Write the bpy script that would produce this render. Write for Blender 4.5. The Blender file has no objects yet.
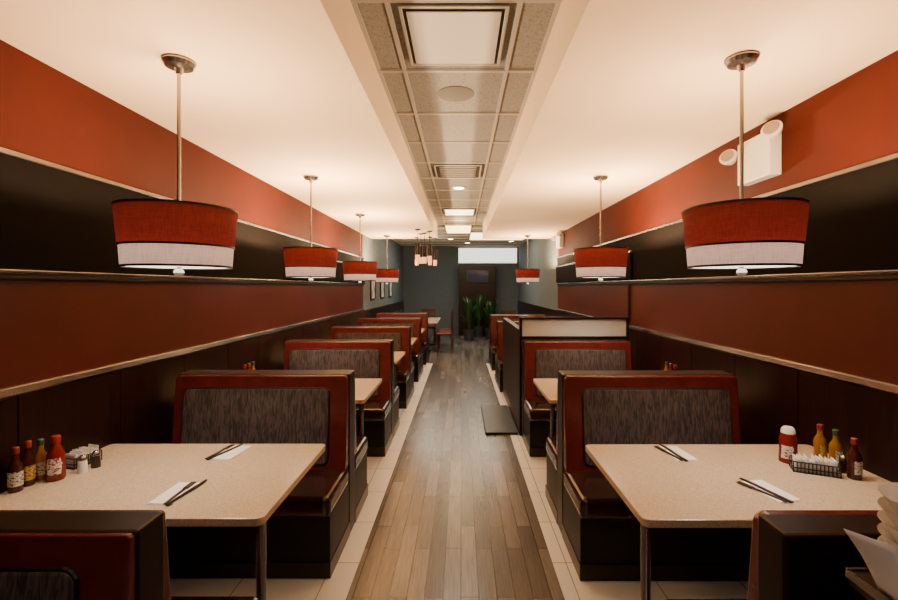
import bpy, bmesh, math, random
from mathutils import Vector, Matrix
random.seed(4)
scene = bpy.context.scene
COL = scene.collection

# ------------------------------------------------------------ materials
def nodes(name):
    m = bpy.data.materials.new(name); m.use_nodes = True
    nt = m.node_tree
    return m, nt, nt.nodes["Principled BSDF"]
def mat(name, col, rough=.5, metal=0, emit=None, es=0, var=.0, vscale=8, bump=0, coat=0, trans=0, spec=None):
    m, nt, b = nodes(name)
    b.inputs["Base Color"].default_value = (*col, 1)
    b.inputs["Roughness"].default_value = rough
    b.inputs["Metallic"].default_value = metal
    b.inputs["Coat Weight"].default_value = coat
    b.inputs["Transmission Weight"].default_value = trans
    if spec is not None: b.inputs["Specular IOR Level"].default_value = spec
    if emit:
        b.inputs["Emission Color"].default_value = (*emit, 1)
        b.inputs["Emission Strength"].default_value = es
    tc = nt.nodes.new("ShaderNodeTexCoord")
    n = nt.nodes.new("ShaderNodeTexNoise"); n.inputs["Scale"].default_value = vscale
    n.inputs["Detail"].default_value = 6
    nt.links.new(tc.outputs["Object"], n.inputs["Vector"])
    if var > 0:
        r = nt.nodes.new("ShaderNodeValToRGB")
        r.color_ramp.elements[0].position = .3; r.color_ramp.elements[1].position = .7
        r.color_ramp.elements[0].color = (*[c*(1-var) for c in col], 1)
        r.color_ramp.elements[1].color = (*[min(1, c*(1+var)) for c in col], 1)
        nt.links.new(n.outputs["Fac"], r.inputs["Fac"]); nt.links.new(r.outputs["Color"], b.inputs["Base Color"])
    if bump > 0:
        bp = nt.nodes.new("ShaderNodeBump"); bp.inputs["Strength"].default_value = bump
        bp.inputs["Distance"].default_value = .01
        nt.links.new(n.outputs["Fac"], bp.inputs["Height"]); nt.links.new(bp.outputs["Normal"], b.inputs["Normal"])
    return m

M = {}
M['ceil'] = mat("ceiling_paint", (.68, .51, .335), .9, var=.03, vscale=2)
M['wall'] = mat("red_wall_paint", (.052, .0060, .0019), .65, var=.12, vscale=3, spec=.12)
M['wall2'] = mat("maroon_wall_panel", (.068, .0080, .0038), .45, var=.12, vscale=3, spec=.35)
M['blue'] = mat("blue_grey_paint", (.075, .095, .105), .8, var=.06)
M['black'] = mat("black_panel", (.0035, .0022, .0017), .75, var=.2, vscale=30, spec=.06)
M['alum'] = mat("brushed_aluminium", (.30, .285, .275), .22, 1, var=.5, vscale=1.8)
M['darkmetal'] = mat("dark_metal", (.04, .03, .027), .35, .8)
M['chrome'] = mat("satin_nickel", (.42, .38, .35), .25, 1)
M['redv'] = mat("burgundy_vinyl", (.105, .0135, .0105), .24, var=.15, vscale=14, bump=.12, spec=.55)
M['brownv'] = mat("dark_brown_vinyl", (.032, .012, .009), .14, var=.25, vscale=10, bump=.2)
M['shell'] = mat("dark_wood_laminate", (.010, .0038, .003), .4, var=.3, vscale=18, spec=.25)
M['base'] = mat("black_laminate", (.007, .0035, .0028), .45, spec=.25)
M['pip'] = mat("black_piping", (.005, .004, .004), .4)
M['white'] = mat("white_plastic", (.62, .57, .48), .4)
M['china'] = mat("white_china", (.88, .88, .86), .25)
M['paper'] = mat("white_paper", (.74, .72, .69), .8)
M['tbar'] = mat("white_grid_metal", (.40, .38, .34), .6)
M['steel'] = mat("dark_steel", (.06, .055, .05), .3, 1)
M['ketch'] = mat("ketchup_red", (.15, .007, .005), .25)
M['sauce'] = mat("hot_sauce_dark", (.045, .007, .004), .15)
M['must'] = mat("mustard_yellow", (.24, .095, .010), .3)
M['greenc'] = mat("green_cap", (.02, .06, .025), .4)
M['redcap'] = mat("red_cap", (.18, .010, .007), .35)
M['leaf'] = mat("leaf_green", (.02, .065, .012), .5, var=.3)
M['pot'] = mat("dark_ceramic_pot", (.03, .03, .035), .3)
M['frost'] = mat("frosted_glass", (.55, .57, .55), .6)
M['screen'] = mat("tv_screen", (.01, .012, .02), .15, emit=(.1, .2, .4), es=.05)
M['wood2'] = mat("chair_wood", (.045, .016, .010), .4, var=.3)
M['panelglow'] = mat("light_panel", (.9, .9, .85), .5, emit=(1, .80, .50), es=5)
M['warmglow'] = mat("warm_light_panel", (.9, .8, .6), .5, emit=(1, .60, .22), es=7)
M['tubeglow'] = mat("glowing_brown_glass", (.25, .06, .02), .3, emit=(1, .42, .14), es=2.2)
M['bulb'] = mat("downlight_bulb", (.9, .9, .85), .5, emit=(1, .80, .52), es=30)
M['diff'] = mat("lamp_diffuser_glass", (.85, .8, .7), .4, emit=(1, .84, .66), es=3)
M['crystal'] = mat("crystal_finial", (.8, .78, .75), .08, metal=.6)
M['ventdark'] = mat("vent_slot_dark", (.03, .025, .02), .7)
M['ventw'] = mat("vent_plate_white", (.58, .55, .50), .5)
M['pic'] = mat("picture_print", (.35, .35, .33), .6, var=.6, vscale=6)
M['bluepaper'] = mat("pale_blue_paper", (.66, .74, .86), .7)

def printed(name, paper, ink, scale):
    m, nt, b = nodes(name); b.inputs["Roughness"].default_value = .6
    tc = nt.nodes.new("ShaderNodeTexCoord")
    mp = nt.nodes.new("ShaderNodeMapping"); mp.inputs["Scale"].default_value = (scale, scale, scale*1.6)
    n = nt.nodes.new("ShaderNodeTexNoise"); n.inputs["Scale"].default_value = 1; n.inputs["Detail"].default_value = 1
    r = nt.nodes.new("ShaderNodeValToRGB"); r.color_ramp.interpolation = 'CONSTANT'
    r.color_ramp.elements[0].color = (*paper, 1); r.color_ramp.elements[1].position = .56; r.color_ramp.elements[1].color = (*ink, 1)
    nt.links.new(tc.outputs["Object"], mp.inputs[0]); nt.links.new(mp.outputs[0], n.inputs["Vector"])
    nt.links.new(n.outputs["Fac"], r.inputs["Fac"]); nt.links.new(r.outputs["Color"], b.inputs["Base Color"])
    return m
M['labw'] = printed("printed_white_label", (.55, .50, .43), (.10, .03, .02), 110)
M['laby'] = printed("printed_yellow_label", (.45, .28, .05), (.12, .02, .01), 110)
M['labk'] = printed("printed_keystone_label", (.60, .56, .50), (.25, .03, .02), 90)

def fabric_shade(name, col, emi, es, lo=.7, hi=1.3, grad=None):
    m, nt, b = nodes(name)
    b.inputs["Roughness"].default_value = .85
    b.inputs["Specular IOR Level"].default_value = .2
    tc = nt.nodes.new("ShaderNodeTexCoord")
    mp = nt.nodes.new("ShaderNodeMapping"); mp.inputs["Scale"].default_value = (200, 200, 14)
    w = nt.nodes.new("ShaderNodeTexNoise"); w.inputs["Scale"].default_value = 1; w.inputs["Detail"].default_value = 2
    mp2 = nt.nodes.new("ShaderNodeMapping"); mp2.inputs["Scale"].default_value = (14, 14, 420)
    w2 = nt.nodes.new("ShaderNodeTexNoise"); w2.inputs["Scale"].default_value = 1; w2.inputs["Detail"].default_value = 2
    nt.links.new(tc.outputs["Object"], mp.inputs[0]); nt.links.new(mp.outputs[0], w.inputs["Vector"])
    nt.links.new(tc.outputs["Object"], mp2.inputs[0]); nt.links.new(mp2.outputs[0], w2.inputs["Vector"])
    ad = nt.nodes.new("ShaderNodeMath"); ad.operation = 'ADD'
    hf = nt.nodes.new("ShaderNodeMath"); hf.operation = 'MULTIPLY'; hf.inputs[1].default_value = .5
    nt.links.new(w.outputs["Fac"], ad.inputs[0]); nt.links.new(w2.outputs["Fac"], ad.inputs[1]); nt.links.new(ad.outputs[0], hf.inputs[0])
    r = nt.nodes.new("ShaderNodeValToRGB")
    r.color_ramp.elements[0].position = .38; r.color_ramp.elements[1].position = .62
    r.color_ramp.elements[0].color = (*[c*lo for c in col], 1); r.color_ramp.elements[1].color = (*[min(1, c*hi) for c in col], 1)
    nt.links.new(hf.outputs[0], r.inputs["Fac"]); nt.links.new(r.outputs["Color"], b.inputs["Base Color"])
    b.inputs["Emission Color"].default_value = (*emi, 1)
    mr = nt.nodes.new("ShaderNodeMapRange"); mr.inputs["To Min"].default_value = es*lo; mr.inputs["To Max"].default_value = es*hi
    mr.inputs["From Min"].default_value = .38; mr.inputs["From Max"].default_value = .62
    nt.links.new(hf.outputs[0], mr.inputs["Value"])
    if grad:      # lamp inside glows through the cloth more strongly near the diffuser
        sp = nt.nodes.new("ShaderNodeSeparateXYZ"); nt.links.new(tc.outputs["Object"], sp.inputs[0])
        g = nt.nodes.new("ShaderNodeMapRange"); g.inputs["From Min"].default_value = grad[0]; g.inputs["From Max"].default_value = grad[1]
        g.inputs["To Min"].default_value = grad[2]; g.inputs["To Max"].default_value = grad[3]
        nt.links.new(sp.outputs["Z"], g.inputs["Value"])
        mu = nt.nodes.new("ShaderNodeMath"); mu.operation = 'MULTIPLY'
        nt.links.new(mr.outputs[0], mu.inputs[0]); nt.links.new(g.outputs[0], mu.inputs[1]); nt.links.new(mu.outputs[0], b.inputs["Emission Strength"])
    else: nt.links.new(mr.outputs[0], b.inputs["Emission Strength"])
    return m
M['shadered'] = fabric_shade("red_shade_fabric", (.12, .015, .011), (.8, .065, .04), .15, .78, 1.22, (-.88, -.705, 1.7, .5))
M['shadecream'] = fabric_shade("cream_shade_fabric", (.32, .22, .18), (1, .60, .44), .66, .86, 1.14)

def m_fabric():
    m, nt, b = nodes("striped_upholstery")
    b.inputs["Roughness"].default_value = .6
    tc = nt.nodes.new("ShaderNodeTexCoord")
    w = nt.nodes.new("ShaderNodeTexNoise"); w.inputs["Scale"].default_value = 1; w.inputs["Detail"].default_value = 1.5
    w.inputs["Distortion"].default_value = .9
    mp = nt.nodes.new("ShaderNodeMapping"); mp.inputs["Scale"].default_value = (95, 4, 13)
    nt.links.new(tc.outputs["Object"], mp.inputs[0]); nt.links.new(mp.outputs[0], w.inputs["Vector"])
    r = nt.nodes.new("ShaderNodeValToRGB")
    r.color_ramp.elements[0].position = .40; r.color_ramp.elements[1].position = .60
    r.color_ramp.elements[0].color = (.030, .020, .018, 1); r.color_ramp.elements[1].color = (.100, .072, .062, 1)
    nt.links.new(w.outputs["Fac"], r.inputs["Fac"]); nt.links.new(r.outputs["Color"], b.inputs["Base Color"])
    return m
M['fabric'] = m_fabric()

def m_planks():
    m, nt, b = nodes("grey_brown_wood_planks")
    tc = nt.nodes.new("ShaderNodeTexCoord")
    mp = nt.nodes.new("ShaderNodeMapping"); mp.inputs["Rotation"].default_value = (0, 0, math.pi/2)
    br = nt.nodes.new("ShaderNodeTexBrick"); br.offset = .37; br.offset_frequency = 2
    br.inputs["Scale"].default_value = 1; br.inputs["Brick Width"].default_value = .7; br.inputs["Row Height"].default_value = .095
    br.inputs["Mortar Size"].default_value = .0036; br.inputs["Mortar Smooth"].default_value = .1
    br.inputs["Color1"].default_value = (.050, .046, .046, 1); br.inputs["Color2"].default_value = (.160, .148, .145, 1)
    br.inputs["Mortar"].default_value = (.006, .005, .005, 1)
    nt.links.new(tc.outputs["Object"], mp.inputs[0]); nt.links.new(mp.outputs[0], br.inputs["Vector"])
    mp2 = nt.nodes.new("ShaderNodeMapping"); mp2.inputs["Scale"].default_value = (55, 2.2, 1)
    n = nt.nodes.new("ShaderNodeTexNoise"); n.inputs["Scale"].default_value = 2.0; n.inputs["Detail"].default_value = 5
    nt.links.new(tc.outputs["Object"], mp2.inputs[0]); nt.links.new(mp2.outputs[0], n.inputs["Vector"])
    mx = nt.nodes.new("ShaderNodeMixRGB"); mx.blend_type = 'MULTIPLY'; mx.inputs["Fac"].default_value = .5
    r = nt.nodes.new("ShaderNodeValToRGB"); r.color_ramp.elements[0].position = .32; r.color_ramp.elements[0].color = (.36, .34, .33, 1)
    r.color_ramp.elements[1].position = .62
    nt.links.new(n.outputs["Fac"], r.inputs["Fac"])
    nt.links.new(br.outputs["Color"], mx.inputs[1]); nt.links.new(r.outputs["Color"], mx.inputs[2])
    nt.links.new(mx.outputs[0], b.inputs["Base Color"])
    b.inputs["Roughness"].default_value = .26
    bp = nt.nodes.new("ShaderNodeBump"); bp.inputs["Strength"].default_value = .18; bp.inputs["Distance"].default_value = .004
    nt.links.new(n.outputs["Fac"], bp.inputs["Height"]); nt.links.new(bp.outputs["Normal"], b.inputs["Normal"])
    return m
M['planks'] = m_planks()
def m_tile():
    m, nt, b = nodes("pale_floor_tile")
    tc = nt.nodes.new("ShaderNodeTexCoord")
    br = nt.nodes.new("ShaderNodeTexBrick"); br.offset = 0
    mp = nt.nodes.new("ShaderNodeMapping"); mp.inputs["Location"].default_value = (.3, .1, 0)
    br.inputs["Scale"].default_value = 1; br.inputs["Brick Width"].default_value = .46; br.inputs["Row Height"].default_value = .46
    br.inputs["Mortar Size"].default_value = .003
    br.inputs["Color1"].default_value = (.80, .82, .82, 1); br.inputs["Color2"].default_value = (.73, .75, .75, 1)
    br.inputs["Mortar"].default_value = (.22, .20, .18, 1)
    nt.links.new(tc.outputs["Object"], mp.inputs[0]); nt.links.new(mp.outputs[0], br.inputs["Vector"])
    nt.links.new(br.outputs["Color"], b.inputs["Base Color"]); b.inputs["Roughness"].default_value = .4
    return m
M['tile'] = m_tile()
def m_speck(name, base, dark, light, scale, rough):
    m, nt, b = nodes(name)
    tc = nt.nodes.new("ShaderNodeTexCoord")
    v = nt.nodes.new("ShaderNodeTexVoronoi"); v.inputs["Scale"].default_value = scale
    nt.links.new(tc.outputs["Object"], v.inputs["Vector"])
    sx = nt.nodes.new("ShaderNodeSeparateColor"); nt.links.new(v.outputs["Color"], sx.inputs[0])
    r = nt.nodes.new("ShaderNodeValToRGB"); r.color_ramp.interpolation = 'CONSTANT'
    r.color_ramp.elements[0].color = (*dark, 1); r.color_ramp.elements[1].position = .18; r.color_ramp.elements[1].color = (*base, 1)
    e = r.color_ramp.elements.new(.8); e.color = (*light, 1)
    nt.links.new(sx.outputs[0], r.inputs["Fac"]); nt.links.new(r.outputs["Color"], b.inputs["Base Color"])
    b.inputs["Roughness"].default_value = rough
    return m
M['tabletop'] = m_speck("speckled_cream_quartz", (.50, .40, .27), (.39, .30, .19), (.58, .48, .35), 340, .18)
M['ctile'] = m_speck("acoustic_tile", (.25, .24, .222), (.18, .17, .157), (.275, .265, .247), 140, .9)
def m_wains():
    m, nt, b = nodes("dark_wood_wainscot")
    tc = nt.nodes.new("ShaderNodeTexCoord")
    mp = nt.nodes.new("ShaderNodeMapping"); mp.inputs["Scale"].default_value = (20, 20, 1.2)
    n = nt.nodes.new("ShaderNodeTexNoise"); n.inputs["Scale"].default_value = 2; n.inputs["Detail"].default_value = 6
    nt.links.new(tc.outputs["Object"], mp.inputs[0]); nt.links.new(mp.outputs[0], n.inputs["Vector"])
    r = nt.nodes.new("ShaderNodeValToRGB"); r.color_ramp.elements[0].position = .3; r.color_ramp.elements[1].position = .7
    r.color_ramp.elements[0].color = (.006, .002, .0016, 1); r.color_ramp.elements[1].color = (.018, .005, .0032, 1)
    nt.links.new(n.outputs["Fac"], r.inputs["Fac"]); nt.links.new(r.outputs["Color"], b.inputs["Base Color"])
    b.inputs["Roughness"].default_value = .3; b.inputs["Specular IOR Level"].default_value = .25
    return m
M['wains'] = m_wains()

# ------------------------------------------------------------ geometry helpers
def abox(bm, x0, x1, y0, y1, z0, z1):
    if x0 > x1: x0, x1 = x1, x0
    vs = [bm.verts.new(p) for p in [(x0,y0,z0),(x1,y0,z0),(x1,y1,z0),(x0,y1,z0),(x0,y0,z1),(x1,y0,z1),(x1,y1,z1),(x0,y1,z1)]]
    for f in [(0,3,2,1),(4,5,6,7),(0,1,5,4),(1,2,6,5),(2,3,7,6),(3,0,4,7)]:
        bm.faces.new([vs[i] for i in f])
    return vs
def alathe(bm, prof, cx=0, cy=0, seg=32, a0=0, a1=2*math.pi):
    full = abs(a1-a0-2*math.pi) < 1e-6
    n = seg if full else seg+1
    rings = []
    for r, z in prof:
        if r < 1e-5: rings.append([bm.verts.new((cx, cy, z))])
        else: rings.append([bm.verts.new((cx+r*math.cos(a0+(a1-a0)*i/seg), cy+r*math.sin(a0+(a1-a0)*i/seg), z)) for i in range(n)])
    for A, B in zip(rings, rings[1:]):
        for i in range(seg):
            j = (i+1) % n
            if len(A) == 1 and len(B) == 1: continue
            if len(A) == 1: bm.faces.new([A[0], B[j], B[i]])
            elif len(B) == 1: bm.faces.new([A[i], A[j], B[0]])
            else: bm.faces.new([A[i], A[j], B[j], B[i]])
def arod(bm, p, q, r, seg=10):
    p = Vector(p); q = Vector(q); d = q-p
    mt = Matrix.Translation((p+q)/2) @ d.to_track_quat('Z', 'Y').to_matrix().to_4x4()
    bmesh.ops.create_cone(bm, cap_ends=True, segments=seg, radius1=r, radius2=r, depth=d.length, matrix=mt)
def mk(name, bm, m, parent=None, loc=(0,0,0), smooth=False, bevel=0, seg=2, solid=0):
    bmesh.ops.recalc_face_normals(bm, faces=bm.faces)
    me = bpy.data.meshes.new(name); bm.to_mesh(me); bm.free()
    me.materials.append(m)
    if smooth:
        for p in me.polygons: p.use_smooth = True
        try: me.set_sharp_from_angle(angle=math.radians(40))
        except Exception: pass
    o = bpy.data.objects.new(name, me); COL.objects.link(o); o.location = loc
    if parent: o.parent = parent
    if solid:
        s = o.modifiers.new("s", 'SOLIDIFY'); s.thickness = solid; s.offset = 0
    if bevel:
        b = o.modifiers.new("b", 'BEVEL'); b.width = bevel; b.segments = seg; b.limit_method = 'ANGLE'
    return o
def box(name, x0, x1, y0, y1, z0, z1, m, parent=None, bevel=0, seg=2):
    bm = bmesh.new(); abox(bm, x0, x1, y0, y1, z0, z1)
    return mk(name, bm, m, parent, bevel=bevel, seg=seg)
def lathe(name, prof, m, parent=None, cx=0, cy=0, seg=32, a0=0, a1=2*math.pi, solid=0):
    bm = bmesh.new(); alathe(bm, prof, cx, cy, seg, a0, a1)
    return mk(name, bm, m, parent, smooth=True, solid=solid)
def tag(o, label, cat, group=None):
    o["label"] = label; o["category"] = cat
    if group: o["group"] = group
def empty(name, loc, rot=0):
    e = bpy.data.objects.new(name, None); COL.objects.link(e); e.location = loc; e.rotation_euler = (0, 0, rot)
    e.empty_display_size = .1
    return e
def st(o): o["kind"] = "structure"; return o
def clone(src, loc, rot=0, sub=None):
    c = src.copy(); COL.objects.link(c); c.location = loc; c.rotation_euler = (0, 0, rot)
    def rec(a, b):
        for ch in a.children:
            d = ch.copy(); COL.objects.link(d); d.parent = b
            d.matrix_parent_inverse = ch.matrix_parent_inverse.copy()
            rec(ch, d)
    rec(src, c)
    return c

WL, WR = -1.99, 1.97
Y0, YR, YF = -1.6, 9.1, 15.5
# ------------------------------------------------------------ shell
st(box("floor", WL-.2, WR+.2, Y0, YF+.2, -.1, 0, M['tile']))
bm = bmesh.new(); abox(bm, -.60, .54, Y0, 9.6, .0005, .004); abox(bm, WL, WR, 9.6, YF, .0005, .004)
st(mk("floor_wood", bm, M['planks']))
st(box("wall_left", WL-.15, WL, Y0, YR, 0, 3.1, M['wall']))
st(box("wall_right", WR, WR+.15, Y0, YR, 0, 3.1, M['wall']))
st(box("wall_left_rear", WL-.15, WL, YR, YF+.1, 0, 3.1, M['blue']))
st(box("wall_right_rear", WR, WR+.15, YR, YF+.1, 0, 3.1, M['blue']))
st(box("wall_back", WL-.15, WR+.15, YF, YF+.15, 0, 3.1, M['blue']))
st(box("wall_front", WL-.15, WR+.15, Y0-.15, Y0, 0, 3.1, M['wall2']))
st(box("ceiling", WL, -.526, Y0, 10, 2.70, 3.02, M['ceil']))
st(box("ceiling", .48, WR, Y0, 10, 2.70, 3.02, M['ceil']))
st(box("ceiling_tray", WL-.15, WR+.15, Y0, YF+.1, 3.0, 3.1, M['ctile']))
bm = bmesh.new()
for x in (-.515, -.355, .285, .47):
    abox(bm, x-.012, x+.012, Y0, 10, 2.990, 3.0)
y = 2.84-.7*6
while y < 15.4:
    abox(bm, -.526 if y < 10 else WL, .48 if y < 10 else WR, y-.012, y+.012, 2.988, 3.0); y += .7
st(mk("trim_1", bm, M['tbar']))
k = 2
for s, W in ((1, WL), (-1, WR)):
    e = "left" if s == 1 else "right"
    st(box("trim_%d" % k, W, W+s*.025, Y0, YR, 1.70, 2.20, M['black'])); k += 1
    st(box("trim_%d" % k, W, W+s*.04, Y0, YR, 2.20, 2.226, M['alum'], bevel=.005, seg=3)); k += 1
    bm = bmesh.new(); abox(bm, W, W+s*.035, Y0, YR, 1.665, 1.686)
    st(mk("trim_%d" % k, bm, M['pip'], bevel=.004)); k += 1
    st(box("trim_%d" % k, W, W+s*.042, Y0, YR, 1.686, 1.708, M['alum'], bevel=.006, seg=3)); k += 1
    st(box("trim_%d" % k, W, W+s*.012, Y0, YR, 1.19, 1.665, M['wall2'])); k += 1
    bm = bmesh.new()
    ring = [(0, 1.154), (.032, 1.154), (.038, 1.160), (.032, 1.186), (.024, 1.192), (0, 1.192)]
    A = [bm.verts.new((W+s*a, Y0, z)) for a, z in ring]; B = [bm.verts.new((W+s*a, YR, z)) for a, z in ring]
    bm.faces.new(A); bm.faces.new(B)
    for i in range(6): bm.faces.new([A[i], A[(i+1) % 6], B[(i+1) % 6], B[i]])
    st(mk("trim_%d" % k, bm, M['alum'])); k += 1
    st(box("trim_%d" % k, W, W+s*.05, 5.1, YR, 1.72, 2.02, M['black'], bevel=.004)); k += 1
    st(box("trim_%d" % k, W, W+s*.055, 5.1, YR, 2.02, 2.045, M['alum'], bevel=.003)); k += 1
    bm = bmesh.new(); abox(bm, W, W+s*.012, Y0, YF, 0, 1.15)
    y = Y0
    while y < YF-.1:
        y1 = min(y+.6, YF); abox(bm, W+s*.0121, W+s*.022, y+.004, y1-.004, .1, 1.145); y = y1
    abox(bm, W+s*.0121, W+s*.03, Y0, YF, 0.001, .09)
    st(mk("baseboard_"+e, bm, M['wains']))
st(box("trim_%d" % k, WR-.035, WR, 5.2, 5.24, 1.19, 1.66, M['alum'])); k += 1

# ------------------------------------------------------------ booths
def rrect(x0, x1, z0, z1, r, n=6):
    pts = []
    for cx, cz, a in ((x1-r, z1-r, 0), (x0+r, z1-r, 90), (x0+r, z0+r, 180), (x1-r, z0+r, 270)):
        for i in range(n+1):
            t = math.radians(a+90*i/n); pts.append((cx+r*math.cos(t), cz+r*math.sin(t)))
    return pts
def slab_from(pts, ya, yb):
    bm = bmesh.new()
    A = [bm.verts.new((x, ya, z)) for x, z in pts]; B = [bm.verts.new((x, yb, z)) for x, z in pts]
    bm.faces.new(A); bm.faces.new(B[::-1])
    for i in range(len(pts)):
        j = (i+1) % len(pts); bm.faces.new([A[i], B[i], B[j], A[j]])
    return bm
BW = 1.13; H = 1.06
def booth(s, loc, front=.46, rear=.45, BT=.15, ft=.085, pt=.03, rr=.03):
    e = empty("booth_bench", loc)
    def X(a, b): return (min(s*a, s*b), max(s*a, s*b))
    x0, x1 = X(0, BW)
    box("backrest_shell", x0, x1, 0, BT, .0, H, M['shell'], e, bevel=.008)
    def side(sg, yface, depth):
        def Y(d): return yface+sg*d
        def shear(bm):
            for v in bm.verts: v.co.y += sg*.06*max(0, (H-.02-v.co.z))/.6
        a, b = X(.006, BW-.006)
        bm = slab_from(rrect(a, b, .44, H-.004, rr), Y(-.02), Y(pt))
        for v in bm.verts:
            if abs(v.co.y-Y(pt)) < 1e-4: v.co.y += sg*.06*max(0, (H-.02-v.co.z))/.6
        mk("backrest_frame", bm, M['redv'], e, bevel=min(.010, pt*.4), seg=3)
        a, b = X(.12, BW-.07)
        bm = slab_from(rrect(a, b, .50, H-ft, .035), Y(pt-.01), Y(pt+.012)); shear(bm)
        mk("backrest_cushion", bm, M['fabric'], e, bevel=.010, seg=3)
        pts = rrect(a, b, .50, H-ft, .035, 4); bm = bmesh.new()
        P = [Vector((x, Y(pt+.004)+sg*.06*(H-.02-z)/.6, z)) for x, z in pts]
        for i in range(len(P)): 
            if (P[i]-P[(i+1) % len(P)]).length > 1e-4: arod(bm, P[i], P[(i+1) % len(P)], .006, 6)
        mk("piping", bm, M['pip'], e, smooth=True)
        ya, yb = sorted((Y(0.001), Y(depth)))
        box("seat_cushion", x0, x1, ya, yb, .34, .465, M['brownv'], e, bevel=.035, seg=4)
        ya, yb = sorted((Y(0.001), Y(depth-.03)))
        box("seat_base", x0+.004, x1-.004, ya, yb, 0, .345, M['base'], e, bevel=.006)
        ya, yb = sorted((Y(0.001), Y(depth-.02)))
        box("kick_plate", x0-.002, x1+.002, ya, yb, 0.004, .09, M['darkmetal'], e)
    if front: side(-1, 0, front)
    if rear: side(1, BT, rear)
    return e
lab = "booth bench with burgundy vinyl frame, striped fabric back and dark seat"
XL, XR = -.73, .66
GL, GR = "booth benches along the wall", "booth benches along the opposite wall"
bn = booth(-1, (-.755, 1.05, 0), rear=.57, BT=.10, ft=.075, pt=.012, rr=.012); tag(bn, lab, "booth bench", GL)
bl = booth(-1, (XL, 2.95, 0)); tag(bl, lab, "booth bench", GL)
for y in (4.75, 6.45, 8.15, 9.85):
    c = clone(bl, (XL, y, 0))
br_ = booth(1, (XR, 2.93, 0)); tag(br_, lab, "booth bench", GR)
clone(br_, (.60, 9.2, 0)); clone(br_, (.60, 7.4, 0))
b2 = booth(1, (XR, 4.75, 0), rear=0); tag(b2, "booth bench backing onto a low partition topped with frosted glass", "booth bench", GR)
b3 = booth(1, (.745, 1.035, 0), front=0, rear=.57, BT=.10); tag(b3, "booth bench with dark wood back beside the service stand", "booth bench", GR)

# ------------------------------------------------------------ partition with frosted glass
p = empty("partition", (1.2, 4.97, 0))
bm = bmesh.new(); abox(bm, XR-1.2-.02, 1.84-1.2, -.05, .03, 0, 1.09); abox(bm, XR-1.2-.02, XR-1.2+.05, .03, 1.9, 0, 1.16)
mk("partition_body", bm, M['shell'], p, bevel=.006)
bm = bmesh.new(); abox(bm, XR-1.2-.02, XR-1.2+.01, -.05, .0, 1.09, 1.30); abox(bm, .61, .64, -.05, 0, 1.09, 1.30)
abox(bm, XR-1.2+.01, .61, -.05, 0, 1.275, 1.30)
mk("glass_frame", bm, M['darkmetal'], p)
box("frosted_pane", XR-1.2+.01, .61, -.03, -.02, 1.09, 1.275, M['frost'], p)
tag(p, "low dark wood partition with frosted glass panel on top", "partition")
m_ = box("floor_mat", .27, .63, 4.95, 6.1, .004, .03, M['pip'], bevel=.006); tag(m_, "black rubber mat on the wood floor by the partition", "floor mat")

# ------------------------------------------------------------ tables
def table(s, loc, length):
    e = empty("dining_table", loc)
    a, b = sorted((0, s*length))
    pts = rrect(a, b, 0, .82, .03)
    bm = bmesh.new()
    A = [bm.verts.new((x, yy, .718)) for x, yy in pts]; B = [bm.verts.new((x, yy, .75)) for x, yy in pts]
    bm.faces.new(A); bm.faces.new(B)
    for i in range(len(pts)):
        j = (i+1) % len(pts); bm.faces.new([A[i], A[j], B[j], B[i]])
    mk("table_top", bm, M['tabletop'], e, bevel=.004)
    a, b = sorted((s*.03, s*(length-.002)))
    box("table_apron", a, b, .03, .79, .69, .718, M['base'], e)
    lathe("leg", [(0, 0), (.045, 0), (.045, .008), (.019, .014), (.019, .70), (0, .70)], M['chrome'], e, cx=s*.04, cy=.08, seg=20)
    return e
tl = table(-1, (-.755, 1.71, 0), 1.21); tag(tl, "cream speckled stone-top dining table on a chrome leg", "table", "dining tables in the booths")
for y in (3.51, 5.33, 7.03, 8.73):
    clone(tl, (-.755, y, 0))
tr = table(1, (.69, 1.70, 0), 1.255); tag(tr, "cream speckled stone-top dining table on a chrome leg", "table", "dining tables in the booths")
clone(tr, (.69, 3.51, 0)); clone(tr, (.69, 8.0, 0))

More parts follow.
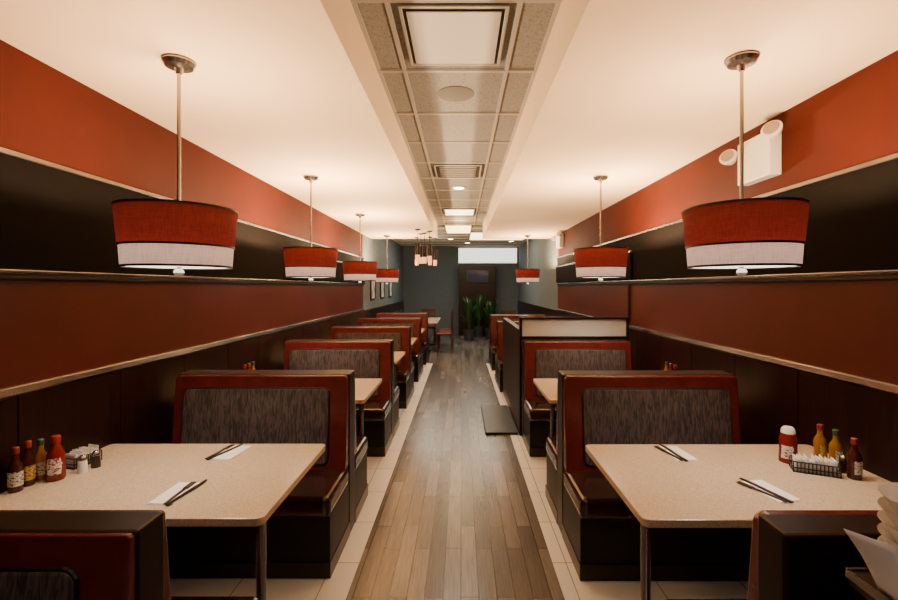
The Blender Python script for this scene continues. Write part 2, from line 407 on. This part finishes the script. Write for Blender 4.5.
# ------------------------------------------------------------ pendant lamps
def light(name, typ, loc, energy, col, parent=None, **kw):
    d = bpy.data.lights.new(name, typ); d.energy = energy; d.color = col
    for a, b in kw.items(): setattr(d, a, b)
    o = bpy.data.objects.new(name, d); COL.objects.link(o); o.location = loc
    if parent: o.parent = parent
    return o
def pendant(loc):
    e = empty("pendant_lamp", loc)
    zt, zm, zb = -.705, -.880, -.975
    R1, R2, R3 = .250, .234, .224
    lathe("canopy", [(0, 0), (.068, 0), (.072, -.012), (.06, -.03), (.02, -.036), (.014, -.06), (0, -.06)], M['chrome'], e)
    lathe("stem", [(.0, -.05), (.0085, -.05), (.0085, -.97), (0, -.97)], M['chrome'], e, seg=12)
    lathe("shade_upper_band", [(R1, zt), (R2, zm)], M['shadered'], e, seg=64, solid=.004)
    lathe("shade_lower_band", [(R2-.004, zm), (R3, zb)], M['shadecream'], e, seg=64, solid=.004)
    bm = bmesh.new()
    for r, z in ((R1+.002, zt), (R2+.002, zm), (R3+.002, zb)):
        alathe(bm, [(r-.007, z-.005), (r+.001, z-.005), (r+.001, z+.005), (r-.007, z+.005), (r-.007, z-.005)], seg=64)
    mk("shade_trim", bm, M['pip'], e, smooth=True)
    bm = bmesh.new()
    for i in range(3):
        a = i*2.094; arod(bm, (0, 0, zt-.01), ((R1-.006)*math.cos(a), (R1-.006)*math.sin(a), zt-.01), .003, 6)
    mk("shade_spider", bm, M['chrome'], e)
    lathe("diffuser", [(0, zb+.000), (R3-.006, zb+.000), (R3-.006, zb+.008), (0, zb+.008)], M['diff'], e, seg=48)
    lathe("finial", [(0, zb+.003), (.012, zb), (.008, zb-.008), (.02, zb-.016), (.023, zb-.028), (.017, zb-.04), (0, zb-.046)], M['crystal'], e, seg=20)
    light("bulb_light", 'POINT', (.03, .03, zt-.03), 360, (1, .67, .37), e, shadow_soft_size=.04)
    light("down_light", 'SPOT', (0, 0, zb-.07), 36, (1, .90, .78), e, shadow_soft_size=.12, spot_size=math.radians(130), spot_blend=1)
    return e
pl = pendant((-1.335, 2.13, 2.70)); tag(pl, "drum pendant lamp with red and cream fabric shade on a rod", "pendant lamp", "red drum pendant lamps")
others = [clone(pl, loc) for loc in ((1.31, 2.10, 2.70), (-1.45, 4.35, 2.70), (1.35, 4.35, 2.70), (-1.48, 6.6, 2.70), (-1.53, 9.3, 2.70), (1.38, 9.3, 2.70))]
dim = None
for l in (pl, others[0]):      # the two lamps over the first tables are dimmed a little
    for ch in l.children:
        if ch.type == 'LIGHT' and ch.data.type == 'POINT':
            if dim is None: dim = ch.data.copy(); dim.energy = 140
            ch.data = dim

def tube(loc, l):
    e = empty("tube_pendant", loc)
    lathe("canopy", [(0, 0), (.05, 0), (.05, -.02), (0, -.02)], M['darkmetal'], e, seg=20)
    lathe("rod", [(.005, -.02), (.005, -l)], M['darkmetal'], e, seg=8)
    lathe("lamp_shade", [(0, -l), (.045, -l), (.045, -l-.22), (.0, -l-.22)], M['shell'], e, seg=24)
    lathe("lamp_glass", [(0, -l-.22), (.042, -l-.22), (.036, -l-.34), (.0, -l-.34)], M['tubeglow'], e, seg=24)
    return e
t = tube((-.80, 9.0, 2.7), .26); tag(t, "slim dark cylinder pendant lamp glowing orange at its tip", "pendant lamp", "cylinder pendants")
for l in ((-.60, 8.6, 2.7), (-.66, 9.6, 2.7), (-.95, 9.7, 2.7), (-.8, 8.3, 2.7), (-.57, 9.9, 2.7), (-.72, 8.9, 2.7)): clone(t, l)

# ------------------------------------------------------------ ceiling fittings
def vent(loc, w, d, dark=False):
    e = empty("ceiling_vent", loc)
    bm = bmesh.new()
    t = .018
    abox(bm, -w/2, w/2, 0, t, -.012, 0); abox(bm, -w/2, w/2, d-t, d, -.012, 0); abox(bm, -w/2, -w/2+t, t, d-t, -.012, 0); abox(bm, w/2-t, w/2, t, d-t, -.012, 0)
    mk("vent_frame", bm, M['tbar'], e, bevel=.003)
    box("vent_slot", -w/2+t, w/2-t, t, d-t, -.006, -.001, M['ventdark'], e)
    if dark:
        bm = bmesh.new()
        for i in range(5): abox(bm, -w/2+.06, w/2-.06, .08+i*.095, .10+i*.095, -.012, -.006)
        mk("vent_slats", bm, M['tbar'], e)
    else:
        box("vent_plate", -w/2+.036, w/2-.036, .036, d-.036, -.018, -.010, M['ventw'], e, bevel=.003)
    return e
v = vent((-.035, 2.16, 2.988), .54, .58); tag(v, "square ceiling air diffuser with white centre plate", "ceiling vent")
v = vent((-.035, 5.0, 2.988), .54, .58, True); tag(v, "square ceiling return vent with dark slots", "ceiling vent")
o = lathe("ceiling_speaker", [(0, -.012), (.09, -.012), (.125, -.006), (.128, 0), (0, 0)], mat("speaker_grille", (.13, .115, .10), .7), cx=0, cy=0); o.location = (-.035, 3.19, 3.0)
tag(o, "round flush ceiling speaker in an acoustic tile", "speaker")
e = empty("downlight", (-.03, 6.2, 3.0)); lathe("trim_ring", [(.07, 0), (.1, -.004), (.1, -.012), (.07, -.012), (.07, 0)], M['white'], e)
lathe("bulb", [(0, -.008), (.07, -.008), (.07, -.001), (0, -.001)], M['bulb'], e); tag(e, "round recessed downlight glowing in the tiled ceiling", "downlight", "recessed downlights")
for l in ((-1.2, 12.4, 3.0), (-.9, 10.9, 3.0), (-.3, 12.8, 3.0), (.6, 10.7, 3.0), (1.5, 13.4, 3.0), (-1.5, 11.6, 3.0), (.2, 13.9, 3.0)): clone(e, l)
light("down_spot", 'SPOT', (-.03, 6.2, 2.96), 60, (1, .88, .72), None, spot_size=2.6, spot_blend=.8, shadow_soft_size=.07)
light("tray_glow", 'POINT', (-.03, 9.2, 2.86), 20, (1, .66, .28), None, shadow_soft_size=.1)
def lpanel(loc, w, d, m, lab):
    e = empty("ceiling_light_panel", loc)
    box("panel_frame", -w/2-.02, w/2+.02, -.02, d+.02, -.012, 0, M['tbar'], e); box("panel_lens", -w/2, w/2, 0, d, -.018, -.0125, m, e)
    tag(e, lab, "ceiling light", "ceiling light panels"); return e
lpanel((-.03, 7.85, 2.988), .50, .55, M['panelglow'], "flat warm white glowing ceiling light panel")
lpanel((-.06, 9.9, 2.988), .56, 1.3, M['warmglow'], "flat ceiling light panel glowing warm yellow")
lpanel((1.0, 11.2, 2.988), 1.5, 1.6, M['panelglow'], "flat warm white glowing ceiling light panel")
light("rear_area", 'AREA', (0, 12.6, 2.93), 70, (1, .92, .80), size=2.5)
light("rear_uplight", 'POINT', (-.9, 12.2, 2.6), 26, (1, .80, .52), None, shadow_soft_size=.2)

e = empty("wall_lightbox", (1.05, YF-.06, 2.42))
box("lightbox_frame", -1.15, 1.0-.12, 0, .06, .02, .56, M['white'], e); box("lightbox_face", -1.13, .86, -.01, 0, .04, .54, mat("lightbox_face", (.8,.85,.8), .5, emit=(.95,1,.9), es=1.6, var=.0), e)
tag(e, "long white illuminated box high on the rear wall", "light box")
e = box("cabinet", -.08, 1.15, 15.0, YF-.002, 0, 2.35, M['shell'], bevel=.01); tag(e, "tall dark wood panelled cabinet against the rear wall", "cabinet")
e = empty("television", (.55, 14.97, 1.78)); box("screen", -.33, .33, -.03, -.025, .03, .37, M['screen'], e); box("bezel", -.36, .36, -.024, .03, 0, .40, M['pip'], e)
tag(e, "black flat television mounted on the dark cabinet", "television")
def plant(loc, h):
    e = empty("potted_plant", loc)
    lathe("pot", [(0, 0), (.13, 0), (.17, .35), (.15, .35), (.14, .3), (0, .3)], M['pot'], e, seg=24)
    bm = bmesh.new()
    for i in range(80):
        a = random.random()*6.283; ln = random.uniform(.3, 1)*h; out = random.uniform(.10, .31); w = .038
        pr = None
        for j in range(6):
            t = j/5; r = out*t*t+.02; z = .3+ln*(t-.22*t*t*t)
            ww = w*math.sin(math.pi*(.12+.86*t))
            c = Vector((r*math.cos(a), r*math.sin(a), z)); n = Vector((-math.sin(a), math.cos(a), 0))*ww
            q = (bm.verts.new(c-n), bm.verts.new(c+n))
            if pr: bm.faces.new([pr[0], pr[1], q[1], q[0]])
            pr = q
    mk("foliage", bm, M['leaf'], e, smooth=True)
    tag(e, "leafy green plant in a dark pot", "potted plant", "potted plants"); return e
plant((.24, 13.6, .004), 1.35); plant((.92, 14.0, .004), 1.25); plant((.58, 14.65, .004), 1.45)

for i, y in enumerate((10.1, 11.3, 12.6)):
    e = empty("framed_picture", (WL, y, 1.65)); 
    bm = bmesh.new(); 
    for a in ((-.25,-.22,-.3,.3),(.22,.25,-.3,.3),(-.22,.22,-.3,-.27),(-.22,.22,.27,.3)): abox(bm, 0.001, .03, a[0], a[1], a[2], a[3])
    mk("frame", bm, M['pip'], e); box("print", .001, .015, -.22, .22, -.27, .27, M['pic'], e)
    tag(e, "small framed print on the blue-grey wall", "picture", "framed prints")

# rear tables and chairs
e = empty("dining_table", (-.96, 12.0, .004)); box("table_top", -.38, .38, -.95, .95, .715, .75, M['tabletop'], e, bevel=.01)
for yy in (-.6, .6):
    lathe("pedestal", [(0, 0), (.22, 0), (.22, .02), (.03, .05), (.03, .715), (0, .715)], M['darkmetal'], e, cy=yy, seg=20)
tag(e, "long cream-top table on two dark pedestals", "table", "rear tables")
e2 = empty("dining_table", (1.3, 11.6, .004)); box("table_top", -.38, .38, -.38, .38, .715, .75, M['tabletop'], e2, bevel=.01)
lathe("pedestal", [(0, 0), (.22, 0), (.22, .02), (.03, .05), (.03, .715), (0, .715)], M['darkmetal'], e2, seg=20)
tag(e2, "square cream-top table on a dark pedestal", "table", "rear tables")
def chair(loc, rot):
    e = empty("dining_chair", loc, rot)
    box("seat", -.21, .21, -.21, .21, .43, .48, M['redv'], e, bevel=.015)
    for x, y, h in ((-.19, -.19, .43), (.19, -.19, .43), (-.19, .19, 1.0), (.19, .19, 1.0)):
        box("leg", x-.02, x+.02, y-.02, y+.02, 0, h, M['wood2'], e)
    bm = bmesh.new(); abox(bm, -.17, .17, .175, .205, .86, .98); abox(bm, -.17, .17, .18, .2, .56, .64)
    for x in (-.1, 0, .1): abox(bm, x-.02, x+.02, .183, .197, .64, .86)
    mk("backrest", bm, M['wood2'], e)
    return e
ch = chair((-.42, 11.40, .004), -math.pi/2); tag(ch, "dark wooden dining chair with red seat at a rear table", "chair", "wooden chairs")
clone(ch, (-.42, 12.0, .004), -math.pi/2); clone(ch, (-.42, 12.6, .004), -math.pi/2)
clone(ch, (-1.5, 11.40, .004), math.pi/2); clone(ch, (-1.5, 12.0, .004), math.pi/2); clone(ch, (-1.5, 12.6, .004), math.pi/2)
clone(ch, (-.96, 13.15, .004), 0); clone(ch, (1.3, 10.95, .004), math.pi); clone(ch, (1.3, 12.25, .004), 0)

# ------------------------------------------------------------ emergency lights
def emerg(loc):
    e = empty("emergency_light", loc)
    box("housing", -.08, 0, -.17, .15, -.15, .13, M['white'], e, bevel=.008)
    for y, z in ((-.23, .10), (.21, .06)):
        bm = bmesh.new()
        alathe(bm, [(0, -.05), (.030, -.045), (.054, 0), (.057, .02), (.048, .024), (0, .018)], seg=24)
        mt = Matrix.Translation((-.10, y, z)) @ Matrix.Rotation(math.radians(-65), 4, 'Y') @ Matrix.Rotation(math.radians(35), 4, 'X')
        bmesh.ops.transform(bm, matrix=mt, verts=bm.verts)
        arod(bm, (-.05, -.165 if y < 0 else .145, .09), (-.08, y, z), .015)
        mk("lamp_head", bm, M['white'], e, smooth=True)
        bm = bmesh.new(); alathe(bm, [(0, .022), (.040, .026), (.043, .030), (0, .032)], seg=24)
        bmesh.ops.transform(bm, matrix=mt, verts=bm.verts)
        mk("lamp_lens", bm, M['chrome'], e, smooth=True)
    return e
em = emerg((WR, 2.93, 2.47)); tag(em, "white emergency light box with two round lamp heads", "emergency light", "emergency lights")
clone(em, (WR, 8.8, 2.54))

# ------------------------------------------------------------ condiments
def sauce(loc, body, cap, lab_m, h=.17, r=.022):
    e = empty("sauce_bottle", loc); h *= 1.12; r *= 1.15
    lathe("bottle_body", [(0, 0), (r*.95, 0), (r, .004), (r, h*.52), (r*.9, h*.6), (r*.45, h*.72), (r*.4, h*.86), (0, h*.86)], body, e, seg=24)
    lathe("cap", [(0, h*.85), (r*.5, h*.85), (r*.52, h*.98), (r*.4, h), (0, h)], cap, e, seg=20)
    lathe("bottle_label", [(r+.0008, h*.14), (r+.0008, h*.46)], lab_m, e, seg=24, a0=math.radians(230), a1=math.radians(390))
    return e
def ketchup(loc, h=.19, r=.034, capm=None):
    e = empty("ketchup_bottle", loc)
    lathe("bottle_body", [(0, 0), (r*.9, 0), (r, .008), (r*.96, h*.45), (r*.9, h*.6), (r*.55, h*.75), (r*.42, h*.84), (0, h*.84)], M['ketch'], e, seg=28)
    lathe("cap", [(0, h*.83), (r*.5, h*.83), (r*.52, h*.97), (r*.42, h), (0, h)], capm or M['white'], e, seg=20)
    bm = bmesh.new(); rows = [(.16, 40), (.40, 50), (.43, 42), (.52, 38)]
    pr = None
    for f, half in rows:
        cur = [bm.verts.new(((r*1.02)*math.cos(math.radians(300-half+2*half*i/10)), (r*1.02)*math.sin(math.radians(300-half+2*half*i/10)), h*f)) for i in range(11)]
        if pr:
            for i in range(10): bm.faces.new([pr[i], pr[i+1], cur[i+1], cur[i]])
        pr = cur
    mk("bottle_label", bm, M['labk'], e, smooth=True)
    return e
def squeeze(loc, h=.175, r=.04):
    e = empty("squeeze_bottle", loc)
    lathe("bottle_body", [(0, 0), (r, 0), (r*1.02, .01), (r*.95, h*.4), (r, h*.66), (r*.75, h*.84), (0, h*.84)], M['ketch'], e, seg=28)
    lathe("cap", [(0, h*.83), (r*.78, h*.83), (r*.74, h*.93), (r*.6, h*.98), (r*.5, h), (0, h)], M['white'], e, seg=24)
    lathe("bottle_label", [(r*1.03, h*.14), (r*.98, h*.38), (r*1.0, h*.50)], M['labk'], e, seg=24, a0=math.radians(190), a1=math.radians(270))
    return e
def shaker(loc, fill):
    e = empty("shaker", loc)
    lathe("jar", [(0, 0), (.02, 0), (.021, .004), (.017, .06), (0, .06)], fill, e, seg=20)
    lathe("cap", [(0, .058), (.0185, .058), (.018, .07), (.010, .08), (0, .082)], M['chrome'], e, seg=20)
    return e
def caddy(loc, rot=0, w=.10):
    e = empty("sugar_caddy", loc, rot)
    bm = bmesh.new(); d, h = .04, .05
    abox(bm, -w, w, -d, d, 0, .004)
    for z in (.022, h):
        arod(bm, (-w, -d, z), (w, -d, z), .003, 6); arod(bm, (-w, d, z), (w, d, z), .003, 6); arod(bm, (-w, -d, z), (-w, d, z), .003, 6); arod(bm, (w, -d, z), (w, d, z), .003, 6)
    for i in range(13):
        x = -w+2*w*i/12; arod(bm, (x, -d, 0), (x, -d, h), .0025, 6); arod(bm, (x, d, 0), (x, d, h), .0025, 6)
    mk("wire_rack", bm, M['steel'], e)
    bm = bmesh.new()
    for i in range(22):
        x = -w+.012+i*(2*w-.024)/21; abox(bm, x-.0014, x+.0014, -d+.008, d-.008, .005, .066+random.uniform(-.010, .012))
    o = mk("sugar_packets", bm, M['paper'], e); o["kind"] = "stuff"
    return e
T = .75
G1 = "table condiments"
s = sauce((-1.92, 1.94, T), M['sauce'], M['redcap'], M['labw']); tag(s, "dark hot sauce bottle with red cap and white label", "sauce bottle", G1)
s = sauce((-1.925, 2.00, T), M['sauce'], M['redcap'], M['laby'], .175); tag(s, "dark sauce bottle with red cap and yellow label", "sauce bottle", G1)
s = sauce((-1.925, 2.06, T), M['must'], M['greenc'], M['labw'], .165); tag(s, "amber sauce bottle with green cap", "sauce bottle", G1)
s = ketchup((-1.855, 2.06, T), .2, .036, M['redcap']); tag(s, "glass ketchup bottle with red cap and keystone label", "ketchup bottle", G1)
s = caddy((-1.885, 2.24, T), math.radians(75), .065); tag(s, "small wire caddy filled with white sugar packets", "sugar caddy", G1)
s = shaker((-1.80, 2.14, T), M['paper']); tag(s, "glass salt shaker with chrome cap", "salt shaker", G1)
s = shaker((-1.785, 2.20, T), M['steel']); tag(s, "glass pepper shaker with chrome cap", "pepper shaker", G1)
s = squeeze((1.65, 2.27, T)); tag(s, "red squeeze ketchup bottle with white cap and label", "ketchup bottle", G1)
s = caddy((1.68, 2.14, T), math.radians(-25), .09); tag(s, "wire caddy filled with white sugar packets", "sugar caddy", G1)
s = sauce((1.82, 2.28, T), M['must'], M['redcap'], M['laby'], .165, .024); tag(s, "yellow mustard sauce bottle with yellow label", "sauce bottle", G1)
s = sauce((1.84, 2.21, T), M['must'], M['greenc'], M['labw'], .160, .023); tag(s, "amber sauce bottle with green cap", "sauce bottle", G1)
s = sauce((1.81, 2.07, T), M['sauce'], M['redcap'], M['labw'], .165, .024); tag(s, "dark hot sauce bottle with red cap and white label", "sauce bottle", G1)
s = shaker((1.82, 2.14, T), M['steel']); tag(s, "glass pepper shaker with chrome cap", "pepper shaker", G1)
for (tx, ty) in ((-1.90, 3.95), (-1.90, 5.75), (1.88, 3.95)):
    for i, (bd, cp) in enumerate(((M['sauce'], M['redcap']), (M['ketch'], M['redcap']), (M['must'], M['greenc']))):
        s = sauce((tx-.0, ty+.08*i, T), bd, cp, M['labw'], .175, .026); tag(s, "sauce bottle with coloured cap on a booth table", "sauce bottle", G1)

# ------------------------------------------------------------ cutlery + napkins
def napkin(loc, rot, w=.11, l=.20):
    e = empty("napkin", loc, rot)
    bm = bmesh.new(); abox(bm, -w/2, w/2, -l/2, l/2, 0, .002); abox(bm, -w/2+.003, w/2-.001, -l/2+.003, l/2-.001, .0022, .004)
    o = mk("napkin_fold", bm, M['paper'], e)
    tag(e, "folded white paper napkin on the table", "napkin", "napkins"); return e
def knife(loc, rot):
    bm = bmesh.new()
    pts = [(-.007, -.12), (.007, -.12), (.0065, 0), (.009, .01), (.010, .09), (.004, .12), (-.003, .122), (-.006, .01), (-.0065, 0)]
    A = [bm.verts.new((x, y, .0)) for x, y in pts]; B = [bm.verts.new((x, y, .005)) for x, y in pts]
    bm.faces.new(A); bm.faces.new(B)
    for i in range(len(pts)): bm.faces.new([A[i], A[(i+1) % len(pts)], B[(i+1) % len(pts)], B[i]])
    o = mk("table_knife", bm, M['steel']); o.location = loc; o.rotation_euler = (0, 0, rot)
    tag(o, "dark steel table knife lying on a napkin", "knife", "cutlery"); return o
def fork(loc, rot):
    bm = bmesh.new()
    abox(bm, -.006, .006, -.11, .03, 0, .005); abox(bm, -.012, .012, .03, .05, 0, .005)
    for x in (-.0103, -.0035, .0035, .0103): abox(bm, x-.0017, x+.0017, .05, .10, 0, .004)
    o = mk("table_fork", bm, M['steel'], bevel=.001); o.location = loc; o.rotation_euler = (0, 0, rot)
    tag(o, "dark steel table fork lying on a napkin", "fork", "cutlery"); return o
def setting(x, y, rot, nx, ny, sp=.03):
    napkin((x+nx, y+ny, T), rot*.5)
    c, s_ = math.cos(rot), math.sin(rot)
    knife((x, y, T+.0042), rot-.06); fork((x-sp*c, y-sp*s_, T+.0042), rot+.05)
setting(-1.165, 1.92, -.03, -.05, 0)
setting(-1.25, 2.39, -.22, .03, 0)
setting(1.31, 1.94, .35, 0.02, 0)
setting(1.12, 2.38, .18, .02, 0)

# ------------------------------------------------------------ service stand, bowls, papers
SX, SY, SZ = .79, .92, 1.05
e = empty("service_stand", (1.05, .74, 0))
box("stand_top", SX-1.05, .25, -.2, SY-.74, SZ-.03, SZ, M['darkmetal'], e, bevel=.004)
bm = bmesh.new(); abox(bm, SX-1.05-.004, SX-1.05, -.2, SY-.74, SZ-.012, SZ+.004); abox(bm, SX-1.05, .25, SY-.74, SY-.74+.004, SZ-.012, SZ+.004)
mk("edge_rail", bm, M['chrome'], e)
box("stand_body", SX-1.05+.02, .22, -.18, SY-.74-.02, 0, SZ-.03, M['base'], e)
tag(e, "dark service stand with metal edge beside the booth", "service stand")
for i in range(6):
    o = lathe("bowl", [(0, 0), (.04, 0), (.045, .006), (.073, .05), (.076, .052), (.07, .046), (.04, .012), (0, .01)], M['china'], seg=40)
    o.location = (.880, .84, SZ+.0001+i*.026); tag(o, "white bowl nested in a stack on the service stand", "bowl", "stacked white bowls")
for i in range(2):
    bm = bmesh.new(); n = 8; g = []
    A, B, C, D = [Vector(v) for v in ((.752, .885, 1.155), (.775, .81, 1.165), (.798, .765, SZ+.002), (.798, .86, SZ+.002))]
    if i:
        A, B, C, D = [Vector(v) for v in ((.760, .755, 1.12), (.768, .70, 1.13), (.800, .66, SZ+.002), (.800, .74, SZ+.002))]
    for a in range(n+1):
        row = []
        for b in range(n+1):
            u, t = a/n, b/n
            P = (A*(1-u)+B*u)*(1-t)+(D*(1-u)+C*u)*t + Vector((.005*math.sin(math.pi*t), 0, 0))
            row.append(bm.verts.new(P))
        g.append(row)
    for a in range(n):
        for b in range(n): bm.faces.new([g[a][b], g[a+1][b], g[a+1][b+1], g[a][b+1]])
    o = mk("paper_sheet", bm, M['bluepaper'], smooth=True, solid=.0008)
    tag(o, "curled pale paper sheet leaning on the service stand", "paper", "loose papers")

# ------------------------------------------------------------ fill light & world
light("unseen_fill", 'AREA', (0, -.6, 2.62), 12, (1, .86, .72), size=1.6)  # unseen fill added above and behind the camera, no fixture modelled for it
w = bpy.data.worlds.new("world"); scene.world = w; w.use_nodes = True
w.node_tree.nodes["Background"].inputs[0].default_value = (.5, .4, .3, 1); w.node_tree.nodes["Background"].inputs[1].default_value = .05

cam = bpy.data.cameras.new("camera"); co = bpy.data.objects.new("camera", cam); COL.objects.link(co)
co.location = (0, 0, 1.63); co.rotation_euler = (math.pi/2, 0, 0)
cam.sensor_width = 36; cam.lens = 450/898*36; cam.shift_x = -12/898; cam.shift_y = -13/898; cam.clip_start = .02
scene.camera = co
